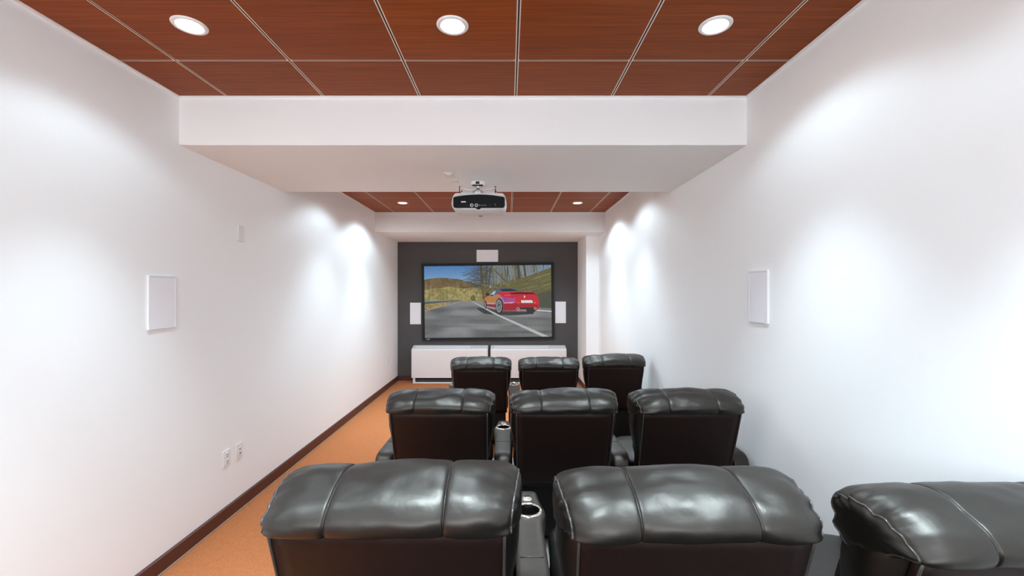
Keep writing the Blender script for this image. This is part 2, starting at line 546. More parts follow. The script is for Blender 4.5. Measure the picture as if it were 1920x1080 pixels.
def paint():
    """the frame showing on the screen: a red coupe on a country road"""
    Wd, Hd = 480, 270
    img = np.zeros((Hd, Wd, 3))
    yy, xx = np.mgrid[0:Hd, 0:Wd]
    xx = xx + 0.5; yy = yy + 0.5
    rng = np.random.default_rng(5)
    def P(p):
        u = (p[0] - 116) / 1644.0
        v = (p[1] - (103 - 13*u)) / (937 - 12*u)
        return (u * Wd, v * Hd)
    def mask(poly):
        q = [P(p) for p in poly]
        m = np.zeros((Hd, Wd), bool)
        n = len(q)
        for i in range(n):
            x0, y0 = q[i]; x1, y1 = q[(i+1) % n]
            if y0 == y1:
                continue
            c = ((y0 <= yy) & (yy < y1)) | ((y1 <= yy) & (yy < y0))
            m ^= c & (xx < x0 + (yy - y0) * (x1 - x0) / (y1 - y0))
        return m
    def smooth_noise(sx, sy, seed):
        r = np.random.default_rng(seed)
        gx, gy = max(2, int(Wd/sx)+2), max(2, int(Hd/sy)+2)
        g = r.random((gy, gx))
        fx = np.minimum(xx/sx, gx-1.001); fy = np.minimum(yy/sy, gy-1.001)
        ix, iy = fx.astype(int), fy.astype(int)
        tx, ty = fx-ix, fy-iy
        tx = tx*tx*(3-2*tx); ty = ty*ty*(3-2*ty)
        return (g[iy, ix]*(1-tx)+g[iy, ix+1]*tx)*(1-ty) + (g[iy+1, ix]*(1-tx)+g[iy+1, ix+1]*tx)*ty
    def fill(m, c, a=1.0):
        a = (m * a)[..., None] if np.ndim(a) == 0 else (m * a)[..., None]
        img[:] = img * (1 - a) + np.array(c, float) * a
    def line(pts, w, c, a=1.0):
        q = [P(p) for p in pts]
        m = np.zeros((Hd, Wd), bool)
        for i in range(len(q) - 1):
            (x0, y0), (x1, y1) = q[i], q[i+1]
            dx, dy = x1-x0, y1-y0
            L = dx*dx + dy*dy + 1e-9
            t = np.clip(((xx-x0)*dx + (yy-y0)*dy) / L, 0, 1)
            ww = w if np.ndim(w) == 0 else w[0] + (w[1]-w[0]) * t
            m |= (xx-x0-t*dx)**2 + (yy-y0-t*dy)**2 < (ww/2)**2
        fill(m, c, a)
    def ell(c, r, col, a=1.0):
        cx, cy = P(c); rx, ry = r[0]/1644*Wd, r[1]/930*Hd
        fill(((xx-cx)/rx)**2 + ((yy-cy)/ry)**2 < 1, col, a)
    nA, nB, nC = smooth_noise(5, 5, 1), smooth_noise(14, 10, 2), smooth_noise(2.5, 2.5, 3)
    # sky
    t = np.clip(yy / (Hd*0.3), 0, 1)[..., None]
    img[:] = np.array((66, 116, 178))*(1-t) + np.array((128, 165, 200))*t
    fill(mask([(1000, 60), (1790, 60), (1790, 420), (1000, 420)]), (120, 138, 152), 0.7)
    # far hill and the autumn wood
    hill = mask([(100, 285), (160, 268), (300, 252), (420, 258), (560, 272), (660, 296), (780, 325), (860, 345), (1000, 400), (1000, 580), (100, 580)])
    fill(hill, (108, 88, 54)); fill(hill & (nA > 0.55), (130, 106, 66), 0.6); fill(hill & (nC > 0.62), (92, 82, 56), 0.5); fill(hill & (nB > 0.6), (88, 76, 40), 0.6)
    low = mask([(100, 420), (180, 400), (300, 390), (420, 372), (520, 380), (640, 395), (760, 375), (870, 370), (900, 580), (100, 580)])
    fill(low, (140, 126, 70)); fill(low & (nA > 0.5), (164, 150, 92), 0.7); fill(low & (nB > 0.6), (112, 104, 48), 0.6); fill(low & (nC > 0.8), (190, 178, 120), 0.5)
    for x, y0 in ((135, 290), (200, 340), (545, 340), (150, 420), (780, 470), (250, 400), (300, 430), (380, 410), (430, 440), (610, 400), (660, 430), (700, 420), (820, 440)):
        line([(x, y0), (x + 5, 545)], 1.6, (176, 166, 128), 0.6)
    ell((745, 520), (32, 42), (84, 92, 46), 0.9)
    # bank on the right
    bank = mask([(1000, 350), (1180, 330), (1400, 250), (1600, 180), (1790, 110), (1790, 680), (1000, 680)])
    fill(bank, (98, 94, 56))
    for k in range(60):
        x = rng.uniform(1150, 1760); y = rng.uniform(230, 560)
        L = rng.uniform(80, 260)
        c = rng.choice([70, 88, 120, 140]); 
        line([(x, y), (x + L, y - L*0.27)], rng.uniform(1, 4), (c, c*0.97, c*0.62), 0.5)
    img[:] = np.where((bank & ~mask([(0, 0), (1500, 0), (1500, 1080), (0, 1080)]) )[..., None] & True, img, img)
    dk = mask([(1560, 470), (1790, 410), (1790, 660), (1600, 640)])
    fill(dk, (62, 70, 62), 0.75)
    # trees: fine branches, then trunks
    fill(mask([(860, 90), (1500, 90), (1600, 160), (1180, 340), (860, 360)]) & (nA > 0.35), (116, 118, 104), 0.55)
    for k in range(290):
        x = rng.uniform(820, 1010); y = rng.uniform(110, 400)
        a = rng.uniform(-0.7, 0.7); L = rng.uniform(60, 260)
        sgn = -1 if rng.random() < 0.7 else 1
        x2, y2 = x + sgn*L, y - L*a*0.6
        c = rng.uniform(50, 84)
        line([(x, y), ((x+x2)/2, (y+y2)/2 - 14), (x2, y2)], rng.uniform(0.6, 1.4), (c, c*0.95, c*0.8), 0.6)
    for k in range(46):
        x = rng.uniform(990, 1740); yb = 400 - (x - 990) * 0.36 + rng.uniform(-30, 25)
        c = rng.uniform(62, 128); 
        line([(x - rng.uniform(0, 50), 70), (x, max(yb, 110))], rng.uniform(1.2, 4.5), (c, c*0.97, c*0.78), 0.85)
    for (a, b, w) in (((850, 95), (880, 520), 9), ((930, 95), (900, 520), 5), ((985, 120), (920, 500), 5), ((880, 250), (1000, 95), 4), ((1330, 90), (1345, 260), 12), ((1410, 90), (1425, 235), 7), ((1020, 150), (1170, 300), 3)):
        line([a, b], w, (74, 68, 42), 0.9)
    brush = mask([(860, 330), (1000, 340), (1180, 300), (1330, 260), (1420, 300), (1000, 430), (870, 560)])
    fill(brush & (nA > 0.42), (92, 84, 44), 0.8); fill(brush & (nC > 0.65), (138, 122, 66), 0.6)
    # guard rail
    fill(mask([(100, 590), (590, 545), (580, 560), (110, 690)]), (164, 142, 88)); 
    gr = mask([(100, 590), (590, 545), (580, 560), (110, 690)])
    fill(gr & (nC > 0.55), (104, 84, 50), 0.7)
    fill(mask([(100, 556), (600, 543), (600, 552), (100, 600)]), (72, 82, 92)); fill(mask([(100, 556), (600, 543), (600, 546), (100, 568)]), (120, 130, 138))
    for k in range(9):
        x = 440 + k*18
        line([(x, 550), (x, 590 - k*4)], 1.6, (70, 66, 52), 0.9)
    # road
    road = mask([(100, 690), (300, 640), (590, 560), (750, 555), (900, 560), (1600, 640), (1790, 650), (1790, 1100), (100, 1100)])
    fill(road, (106, 107, 108))
    st = smooth_noise(110, 12, 8); s2 = smooth_noise(60, 20, 9)
    fill(road & (st > 0.55), (80, 81, 83), np.clip((st - 0.55)*5, 0, 0.8))
    fill(road & (s2 > 0.5), (140, 141, 142), np.clip((s2 - 0.5)*3, 0, 0.6))
    for poly, c, a in (([(120, 790), (380, 800), (330, 960), (120, 1000)], (88, 89, 90), .5), ([(340, 900), (720, 900), (720, 1030), (300, 1030)], (136, 137, 138), .6),
                       ([(720, 920), (1150, 940), (1300, 1030), (720, 1030)], (86, 87, 88), .7), ([(690, 790), (1120, 800), (1180, 860), (700, 850)], (84, 85, 86), .6),
                       ([(430, 560), (740, 560), (790, 640), (330, 660)], (120, 121, 123), .5), ([(1130, 770), (1760, 760), (1760, 900), (1400, 880)], (98, 99, 100), .6),
                       ([(1250, 700), (1760, 700), (1760, 770), (1180, 760)], (138, 139, 140), .5)):
        fill(mask(poly), c, a)
    acc = np.zeros_like(img); wsum = 0
    for dx in range(-22, 23, 2):
        for dy in (-2, 0, 2):
            acc += np.roll(np.roll(img, dx, 1), dy, 0); wsum += 1
    inner = mask([(240, 668), (600, 570), (900, 575), (1740, 670), (1740, 1100), (120, 1100), (120, 720)])
    fill(inner, (0, 0, 0), 0.0)
    img[:] = np.where(inner[..., None], acc/wsum, img)
    line([(110, 690), (300, 640), (590, 560)], 1.5, (170, 166, 150), .7)
    fill(mask([(725, 562), (740, 562), (1080, 735), (1740, 1020), (1640, 1020), (1010, 725)]), (176, 176, 176))
    fill(mask([(1560, 668), (1790, 685), (1790, 700), (1570, 684)]), (188, 188, 188))
    # shadow under the car
    fill(mask([(780, 650), (900, 640), (1100, 690), (1540, 690), (1520, 725), (1270, 742), (1080, 738), (880, 720)]), (54, 56, 56))
    fill(mask([(725, 562), (740, 562), (1080, 735), (1740, 1020), (1640, 1020), (1010, 725)]), (172, 172, 172))
    # car body
    fill(mask([(885, 560), (895, 510), (930, 488), (1000, 470), (1080, 436), (1500, 432), (1560, 466), (1590, 505), (1602, 580), (1595, 660), (1540, 680), (1130, 680), (1110, 700), (1050, 660), (900, 640)]), (196, 30, 44))
    fill(mask([(895, 520), (960, 480), (1080, 470), (1070, 530), (1040, 580), (905, 578)]), (170, 116, 58))
    fill(mask([(900, 575), (1045, 580), (1045, 600), (905, 595)]), (186, 140, 130))
    fill(mask([(900, 596), (1045, 602), (1045, 640), (905, 625)]), (120, 40, 58))
    fill(mask([(905, 620), (1045, 645), (1045, 660), (905, 634)]), (160, 140, 140))
    fill(mask([(1080, 470), (1130, 500), (1295, 520), (1300, 580), (1150, 580), (1110, 530)]), (150, 56, 130))
    fill(mask([(1170, 520), (1295, 525), (1290, 565), (1170, 560)]), (182, 62, 130), .7)
    fill(mask([(1060, 478), (1100, 480), (1160, 580), (1150, 660), (1125, 600), (1090, 530)]), (168, 130, 136), .7)
    fill(mask([(1150, 574), (1290, 568), (1250, 588), (1150, 586)]), (230, 160, 190), .8)
    fill(mask([(1140, 590), (1300, 590), (1590, 600), (1590, 640), (1310, 640), (1300, 680), (1140, 680)]), (164, 24, 36))
    # glass, roof
    fill(mask([(950, 480), (1010, 420), (1060, 396), (1130, 392), (1260, 392), (1350, 428), (1180, 436), (1090, 440), (1030, 476)]), (70, 88, 112))
    fill(mask([(1100, 400), (1240, 396), (1330, 426), (1120, 434)]), (36, 44, 54))
    fill(mask([(965, 476), (1020, 425), (1045, 425), (1020, 470)]), (150, 186, 206))
    ell((935, 470), (24, 20), (40, 42, 44)); ell((985, 484), (18, 9), (50, 36, 36))
    # spoiler, tail lamps, plate, emblem
    fill(mask([(1210, 452), (1350, 440), (1520, 446), (1560, 468), (1500, 470), (1240, 468)]), (92, 14, 26))
    line([(1120, 440), (1500, 432)], 1.5, (222, 60, 74), .8)
    line([(1160, 484), (1230, 478)], 1.5, (232, 150, 130), .8)
    fill(mask([(1365, 545), (1512, 547), (1520, 580), (1370, 582)]), (206, 206, 206))
    ell((1412, 500), (9, 16), (240, 200, 208), .9)
    ell((1548, 578), (9, 9), (250, 110, 110), .9)
    line([(1318, 570), (1345, 586)], 1.5, (236, 120, 110), .8)
    # wheels
    ell((1085, 620), (52, 98), (34, 34, 38)); ell((1080, 622), (38, 82), (150, 150, 154)); ell((1080, 622), (31, 72), (92, 96, 102))
    for k in range(7):
        a = k * 2*math.pi/7
        line([(1080, 622), (1080 + 31*math.cos(a), 622 + 72*math.sin(a))], 1.3, (146, 148, 154), .8)
    ell((1080, 610), (9, 20), (52, 56, 70))
    ell((905, 605), (18, 50), (40, 38, 40)); ell((902, 608), (10, 36), (120, 118, 120))
    # bumper underside and exhausts
    fill(mask([(1300, 640), (1560, 640), (1565, 680), (1500, 715), (1450, 712), (1430, 672), (1330, 668)]), (44, 46, 46))
    line([(1340, 668), (1430, 672)], 2, (180, 180, 180), .8)
    ell((1327, 660), (19, 19), (190, 180, 178)); ell((1327, 660), (12, 12), (52, 48, 48))
    ell((1547, 655), (14, 17), (186, 176, 176)); ell((1547, 656), (8, 11), (50, 46, 46))
    img[:] += (rng.random((Hd, Wd, 1)) - 0.5) * 10 + (nC[..., None] - 0.5) * 10
    g_ = img.mean(2, keepdims=True)
    img[:] = g_ + (img - g_) * 0.86 + 4
    return np.clip(img, 0, 255)

scr_c = px(915, 565.2, YB - 0.03)
scr = thing('projection_screen', 'black framed projection screen showing a red car on a country road', 'screen', scr_c)
scr.rotation_euler = (0, -math.radians(0.66), 0)
OW, OH, BW = 1.235, 0.718, 0.046          # outer half sizes and border width
IW, IH = OW - BW, OH - BW
for (a, b) in (((-OW, IH), (OW, OH)), ((-OW, -OH), (OW, -IH)), ((-OW, -IH), (-IW, IH)), ((IW, -IH), (OW, IH))):
    obj('frame_rail', MB().bbox((a[0], -0.022, a[1]), (b[0], 0.028, b[1]), 0.004).mesh(M['black_velvet']), scr)
img = paint()
hd, wd, _ = img.shape
gx = np.linspace(-IW, IW, wd + 1); gz = np.linspace(IH, -IH, hd + 1)
X, Z = np.meshgrid(gx, gz)
V = np.stack([X.ravel(), np.zeros(X.size), Z.ravel()], 1)
idx = np.arange((hd + 1)*(wd + 1)).reshape(hd + 1, wd + 1)
Q = np.stack([idx[:-1, :-1], idx[1:, :-1], idx[1:, 1:], idx[:-1, 1:]], -1).reshape(-1, 4)
me = bpy.data.meshes.new('picture')
me.vertices.add(len(V)); me.vertices.foreach_set('co', V.ravel())
me.loops.add(Q.size); me.loops.foreach_set('vertex_index', Q.ravel())
me.polygons.add(len(Q)); me.polygons.foreach_set('loop_start', np.arange(0, Q.size, 4)); me.polygons.foreach_set('loop_total', np.full(len(Q), 4))
ca = me.color_attributes.new('picture', 'FLOAT_COLOR', 'CORNER')
srgb = img.reshape(-1, 3) / 255.0
ln = np.where(srgb <= 0.04045, srgb/12.92, ((srgb + 0.055)/1.055)**2.4)
ca.data.foreach_set('color', np.repeat(np.concatenate([ln, np.ones((len(ln), 1))], 1), 4, axis=0).ravel())
me.update(calc_edges=True)
m, nt, b = new_mat('projected_picture')
at = N(nt, 'ShaderNodeAttribute', attribute_name='picture')
nt.links.new(at.outputs['Color'], b.inputs['Emission Color'])
b.inputs['Emission Strength'].default_value = 1.0 / 2**EXPOSURE
b.inputs['Base Color'].default_value = (0.02, 0.02, 0.02, 1)
b.inputs['Roughness'].default_value = 0.9
b.inputs['Specular IOR Level'].default_value = 0.05
me.materials.append(m)
obj('picture', me, scr, (0, -0.004, 0))
obj('name_plate', MB().bbox((-1.155, -0.025, -0.700), (-1.095, -0.021, -0.688), 0.001, 1).mesh(M['silver']), scr, label='small silver plate on the lower border')

# ------------------------------------------------------------------ in-wall speakers and wall plates
def speaker(label, c, w, h, axis, group):
    """axis: 'y' on the screen wall (faces -y), '+x' on left wall, '-x' on right wall"""
    t = thing('wall_speaker', label, 'speaker', c, group)
    if axis == '+x':
        t.rotation_euler = (0, 0, math.pi/2)
    elif axis == '-x':
        t.rotation_euler = (0, 0, -math.pi/2)
    fr = MB()
    b = 0.008
    fr.box((-w/2, -.012, h/2 - b), (w/2, 0, h/2)).box((-w/2, -.012, -h/2), (w/2, 0, -h/2 + b))
    fr.box((-w/2, -.012, -h/2 + b), (-w/2 + b, 0, h/2 - b)).box((w/2 - b, -.012, -h/2 + b), (w/2, 0, h/2 - b))
    obj('speaker_frame', fr.mesh(M['white_plastic']), t)
    obj('speaker_grille', MB().bbox((-w/2 + b, -.010, -h/2 + b), (w/2 - b, -.001, h/2 - b), .002, 1).mesh(M['grille_white']), t)
    return t
DB = YB
speaker('white upright wall speaker left of the projection screen', px(779.3, 587.7, DB), .205, .405, 'y', 'speakers on the charcoal wall')
speaker('white upright wall speaker right of the projection screen', px(1051, 585.6, DB), .20, .405, 'y', 'speakers on the charcoal wall')
speaker('white horizontal wall speaker centred above the projection screen', px(913.8, 479.8, DB), .405, .225, 'y', 'speakers on the charcoal wall')
speaker('large white flush speaker panel on the left white wall', (XL, 2.569, H - .066), .205, .318, '+x', 'speakers on the side walls')
speaker('large white flush speaker panel on the right white wall', (XR, 2.575, H - .032), .198, .314, '-x', 'speakers on the side walls')

def plate(label, c, kind, rot, w=.078, h=.122, name='wall_outlet', cat='outlet', mat='white_plastic'):
    t = thing(name, label, cat, c)
    t.rotation_euler = rot
    obj('cover_plate', MB().bbox((-w/2, -.007, -h/2), (w/2, 0, h/2), .003).mesh(M[mat]), t)
    if kind == 'duplex':
        for z in (.024, -.024):
            r = obj('receptacle', MB().bbox((-.018, -.011, z - .019), (.018, -.006, z + .019), .004).mesh(M['white_plastic']), t)
            sl = MB().box((-.009, -.0115, z), (-.006, -.0105, z + .011)).box((.006, -.0115, z - .001), (.009, -.0105, z + .011)).lathe([(.0001, -.0115), (.004, -.0115), (.004, -.0105)], (0, 0, z - .009), 10, axis='y')
            obj('slot', sl.mesh(M['dark']), r)
    elif kind == 'jack':
        obj('insert', MB().bbox((-.018, -.011, -.036), (.018, -.006, .036), .003).mesh(M['white_plastic']), t)
        obj('jack', MB().lathe([(.0001, -.016), (.006, -.016), (.007, -.0105)], (0, 0, -.014), 12, axis='y').box((-.008, -.0118, .010), (.008, -.0108, .022)).mesh(M['gray_plastic']), t)
    elif kind == 'toggle':
        obj('switch_rocker', MB().bbox((-.016, -.012, -.033), (.016, -.006, .033), .003).mesh(M['white_plastic']), t)
    return t
RL = (0, 0, math.pi/2)
plate('white duplex power outlet low on left wall, nearest the camera', (XL, 3.155, .455), 'duplex', RL)
plate('white plate with a round jack on left wall, beside the near outlet', (XL, 3.305, .452), 'jack', RL, name='wall_jack', cat='wall plate')
plate('small white outlet low on left wall near the charcoal screen wall', (XL, 7.37, .49), 'duplex', RL)
plate('blank painted plate high on the left wall, under the near beam', (XL, 3.327, H + .45), 'blank', RL, w=.075, name='blank_plate', cat='wall plate', mat='paint_plate')
RD = (math.pi/2, 0, 0)
plate('white square device plate under the beam, left of projector mount', (-.474, 3.385, ZS), 'toggle', RD, w=.07, h=.115, name='ceiling_plate', cat='wall plate')
plate('blank white cover plate under the beam, between device plate and projector', (-.462, 3.582, ZS), 'blank', RD, w=.07, h=.105, name='blank_plate', cat='wall plate', mat='paint_plate')

# ------------------------------------------------------------------ projector and its mount
pj = thing('projector', 'white ceiling projector with black rear panel of ports', 'projector', (-.2415, 3.45, H))
def outline(k, zb, zt, drop):
    pts = []
    a = [(.205, .0), (.222, .035), (.221, .062), (.212, .098), (.196, .122), (.165, .127), (0, .129), ]
    hh = zt - zb
    right = [(x * k, zb + z / .129 * hh) for x, z in a]
    left = [(-x, z) for x, z in right[:-1]][::-1]
    low = [(-.15*k, zb - drop*.6), (0, zb - drop), (.15*k, zb - drop*.6)]
    return crom(right + left + low, 5)
def loft(sts):
    vs, fs = [], []
    n = len(sts[0][1])
    for y, o in sts:
        vs += [(p[0], y, p[1]) for p in o]
    for i in range(len(sts) - 1):
        for k in range(n):
            l = (k + 1) % n
            fs.append((i*n+k, i*n+l, (i+1)*n+l, (i+1)*n+k))
    fs.append(tuple(range(n))); fs.append(tuple((len(sts)-1)*n + k for k in range(n))[::-1])
    return vs, fs
mb = MB(); mb.add(*loft([(0.006, outline(.975, .672, .792, .004)), (0.0, outline(.985, .671, .794, .005)), (.012, outline(1.0, .668, .797, .007)), (.17, outline(1.0, .667, .797, .010)), (.27, outline(.97, .668, .795, .010)), (.302, outline(.92, .672, .788, .006)), (.31, outline(.86, .68, .778, .002))]), smooth=True)
obj('projector_body', mb.mesh(M['white_plastic']), pj)
top = [(x, .762 + .019*(1 - (x/.2)**2)) for x in np.linspace(-.196, .196, 15)]
pan = [(-.207, .755), ] + [(float(a), float(b_)) for a, b_ in top] + [(.207, .755), (.207, .688), (.199, .6765), (.185, .674), (-.185, .674), (-.199, .6765), (-.207, .688)]
obj('rear_panel', MB().prism(pan, 1, -.004, .008).mesh(M['black_plastic']), pj)
def pjp(x, y):
    q = px(x, y, 3.446)
    return q.x + .2415, q.z - H
x, z = pjp(869, 378.4)
obj('rating_label', MB().box((x - .019, -.0055, z - .0045), (x + .019, -.0038, z + .0045)).mesh(M['white_plastic']), pj)
for X_, Y_ in ((884.6, 384.9), (893.3, 384.9)):
    x, z = pjp(X_, Y_)
    p = obj('port', MB().lathe([(.0065, -.005), (.009, -.011), (.0135, -.011), (.0145, -.004)], (x, 0, z), 20, axis='y').mesh(M['steel']), pj)
    obj('port_core', MB().lathe([(.0001, -.0075), (.008, -.0075)], (x, 0, z), 14, axis='y').mesh(M['dark']), p)
for X_, Y_, w, h in ((875, 386.4, .022, .008), (899.5, 384.8, .009, .010), (903.6, 385, .009, .009), (907, 385, .008, .009), (910.5, 385, .009, .009), (918, 384, .02, .006), (928.5, 385.8, .02, .009), (928.4, 382.8, .010, .005)):
    x, z = pjp(X_, Y_)
    obj('port', MB().bbox((x - w/2, -.008, z - h/2), (x + w/2, -.003, z + h/2), .0015, 1).mesh(M['gray_plastic'] if w < .015 else M['dark']), pj)
x, z = pjp(897, 391.0)
obj('latch_tab', MB().prism([(x-.022, z+.010), (x+.022, z+.010), (x+.020, z), (x+.006, z-.006), (x-.006, z-.006), (x-.020, z)], 1, -.006, .004).mesh(M['black_plastic']), pj)
obj('adjuster_foot', MB().bbox((-.02, .262, .652), (.012, .290, .668), .003).mesh(M['gray_plastic']), pj)
obj('lens_barrel', MB().lathe([(.038, 0), (.038, .02), (.030, .022), (.028, .006), (.0001, .004)], (.09, .302, .732), 24, axis='y').mesh(M['black_plastic']), pj)

pm = thing('projector_mount', 'white and steel projector ceiling mount with spread arms', 'projector mount', (-.262, 3.63, ZS))
obj('ceiling_flange', MB().lathe([(.0001, 0), (.060, 0), (.062, -.006), (.060, -.026), (.052, -.032), (.0001, -.032)], n=32).mesh(M['white_metal']), pm)
obj('flange_socket', MB().bbox((-.016, -.0635, -.028), (.016, -.03, -.006), .002).bbox((-.044, -.05, -.0355), (.044, -.012, -.031), .002).mesh(M['dark']), pm)
obj('ball_joint', MB().lathe([(.016, -.030), (.018, -.038), (.013, -.046), (.013, -.056), (.021, -.062), (.023, -.07), (.0001, -.07)], n=20).mesh(M['steel']), pm)
obj('hub_plate', MB().lathe([(.0001, -.066), (.030, -.067), (.050, -.074), (.050, -.081), (.030, -.087), (.0001, -.087)], n=28).mesh(M['steel']), pm)
for sx in (-1, 1):
    for y in (-.07, .09):
        end = Vector((sx*.152, y, -.066))
        st = Vector((sx*.035, y*.3, -.079))
        d = (end - st); n_ = Vector((-d.y, d.x, 0)).normalized() * .009
        vs = []
        for p_ in (st, end):
            for s_, dz in ((-1, -.003), (1, -.003), (1, .003), (-1, .003)):
                vs.append(p_ + n_*s_ + Vector((0, 0, dz)))
        a = obj('mount_arm', MB().add(vs, [(3,2,1,0),(4,5,6,7),(0,1,5,4),(1,2,6,5),(2,3,7,6),(3,0,4,7)]).mesh(M['white_metal']), pm)
        obj('leveling_post', MB().lathe([(.0001, -.052), (.0065, -.052), (.0065, -.06), (.0038, -.06), (.0038, -.128), (.0001, -.128)], (sx*.149, y, 0), 10).mesh(M['dark']), a)
obj('base_bracket', MB().bbox((-.16, -.075, -.128), (.16, -.06, -.122), .001, 1).bbox((-.024, -.04, -.127), (.024, .03, -.085), .003).mesh(M['white_metal']), pm)

# ------------------------------------------------------------------ floor-standing fan coil units under the screen
def fan_coil(label, x0, x1):
    yf, yb = 7.80, 8.012
    t = thing('fan_coil_unit', label, 'heating unit', ((x0 + x1)/2, yf, 0), 'fan coil units under the screen')
    w = (x1 - x0)/2
    cut = .03
    # profile in (y,z), relative to yf
    d = yb - yf
    prof = [(0, .105), (0, .612), (.012, .632), (d - .02, .676), (d, .676), (d, .105)]
    body = MB()
    n = len(prof)
    vs, st = [], [(-w, .012), (-w + .012, 0), (w - .012, 0), (w, .012)]
    for x, ins in st:
        for (y, z) in prof:
            yy_ = y + (ins if y < .1 else 0); zz = z - (ins*.5 if z > .2 else 0)
            vs.append((x, yy_, zz))
    fs = [tuple(range(n)), tuple(range(len(vs) - 1, len(vs) - n - 1, -1))]
    for i in range(len(st) - 1):
        for k in range(n):
            l = (k + 1) % n
            fs.append((i*n + l, i*n + k, (i+1)*n + k, (i+1)*n + l))
    body.add(vs, fs)
    obj('cabinet_body', body.mesh(M['white_metal']), t)
    ang = math.atan2(.044, d - .032)
    def on_top(u, lift):      # u: 0 front .. 1 back along the slope
        return .012 + u*(d - .032) , .632 + u*.044 + lift
    gl, gr = -w + .05, w - .30
    y0, z0 = on_top(.18, .001); y1, z1 = on_top(.86, .001)
    g = obj('air_grille', MB().add([(gl, y0, z0), (gr, y0, z0), (gr, y1, z1), (gl, y1, z1), (gl, y0, z0 - .004), (gr, y0, z0 - .004), (gr, y1, z1 - .004), (gl, y1, z1 - .004)],
        [(0,1,2,3), (0,4,5,1), (1,5,6,2), (2,6,7,3), (3,7,4,0)]).mesh(M['gray_grille']), t)
    for k in range(6):
        y, z = on_top(.22 + .12*k, .002)
        obj('vent_slat', MB().box((gl + .01, y, z - .003), (gr - .01, y + .010, z + .004)).mesh(M['white_metal']), g)
    y0, z0 = on_top(.18, .002); y1, z1 = on_top(.86, .002)
    obj('control_lid', MB().add([(gr + .03, y0, z0), (w - .05, y0, z0), (w - .05, y1, z1), (gr + .03, y1, z1), (gr + .03, y0, z0 - .004), (w - .05, y0, z0 - .004), (w - .05, y1, z1 - .004), (gr + .03, y1, z1 - .004)],
        [(0,1,2,3), (0,4,5,1), (1,5,6,2), (2,6,7,3), (3,7,4,0)]).mesh(M['white_plastic']), t)
    bs = MB().box((-w + .025, .02, 0), (-w + .065, d - .01, .105)).box((w - .065, .02, 0), (w - .025, d - .01, .105)).box((-w + .065, .02, 0), (w - .065, .05, .022))
    obj('base_frame', bs.mesh(M['white_metal']), t)
    obj('intake_recess', MB().box((-w + .065, .07, .022), (w - .065, .075, .105)).mesh(M['dark']), t)
    obj('intake_louver', MB().box((-w + .066, .045, .048), (w - .066, .06, .056)).mesh(M['gray_plastic']), t)
    return t
fan_coil('long low white fan coil cabinet at left, under the projection screen', (771 - 954)/F*7.80, (914.5 - 954)/F*7.80)
fan_coil('long low white fan coil cabinet at right, behind the front row seats', (919.5 - 954)/F*7.80, (1062.5 - 954)/F*7.80)

# ------------------------------------------------------------------ theatre recliners
TILT = math.radians(17)
UA = Vector((0, -math.sin(TILT), math.cos(TILT)))
NA = Vector((0, math.cos(TILT), math.sin(TILT)))
ORG = Vector((0, .158, .395))
def B(x, s, t):
    """point on the tilted back: s along it, t forward from the rear panel"""
    return ORG + UA*s + NA*t + Vector((x, 0, 0))

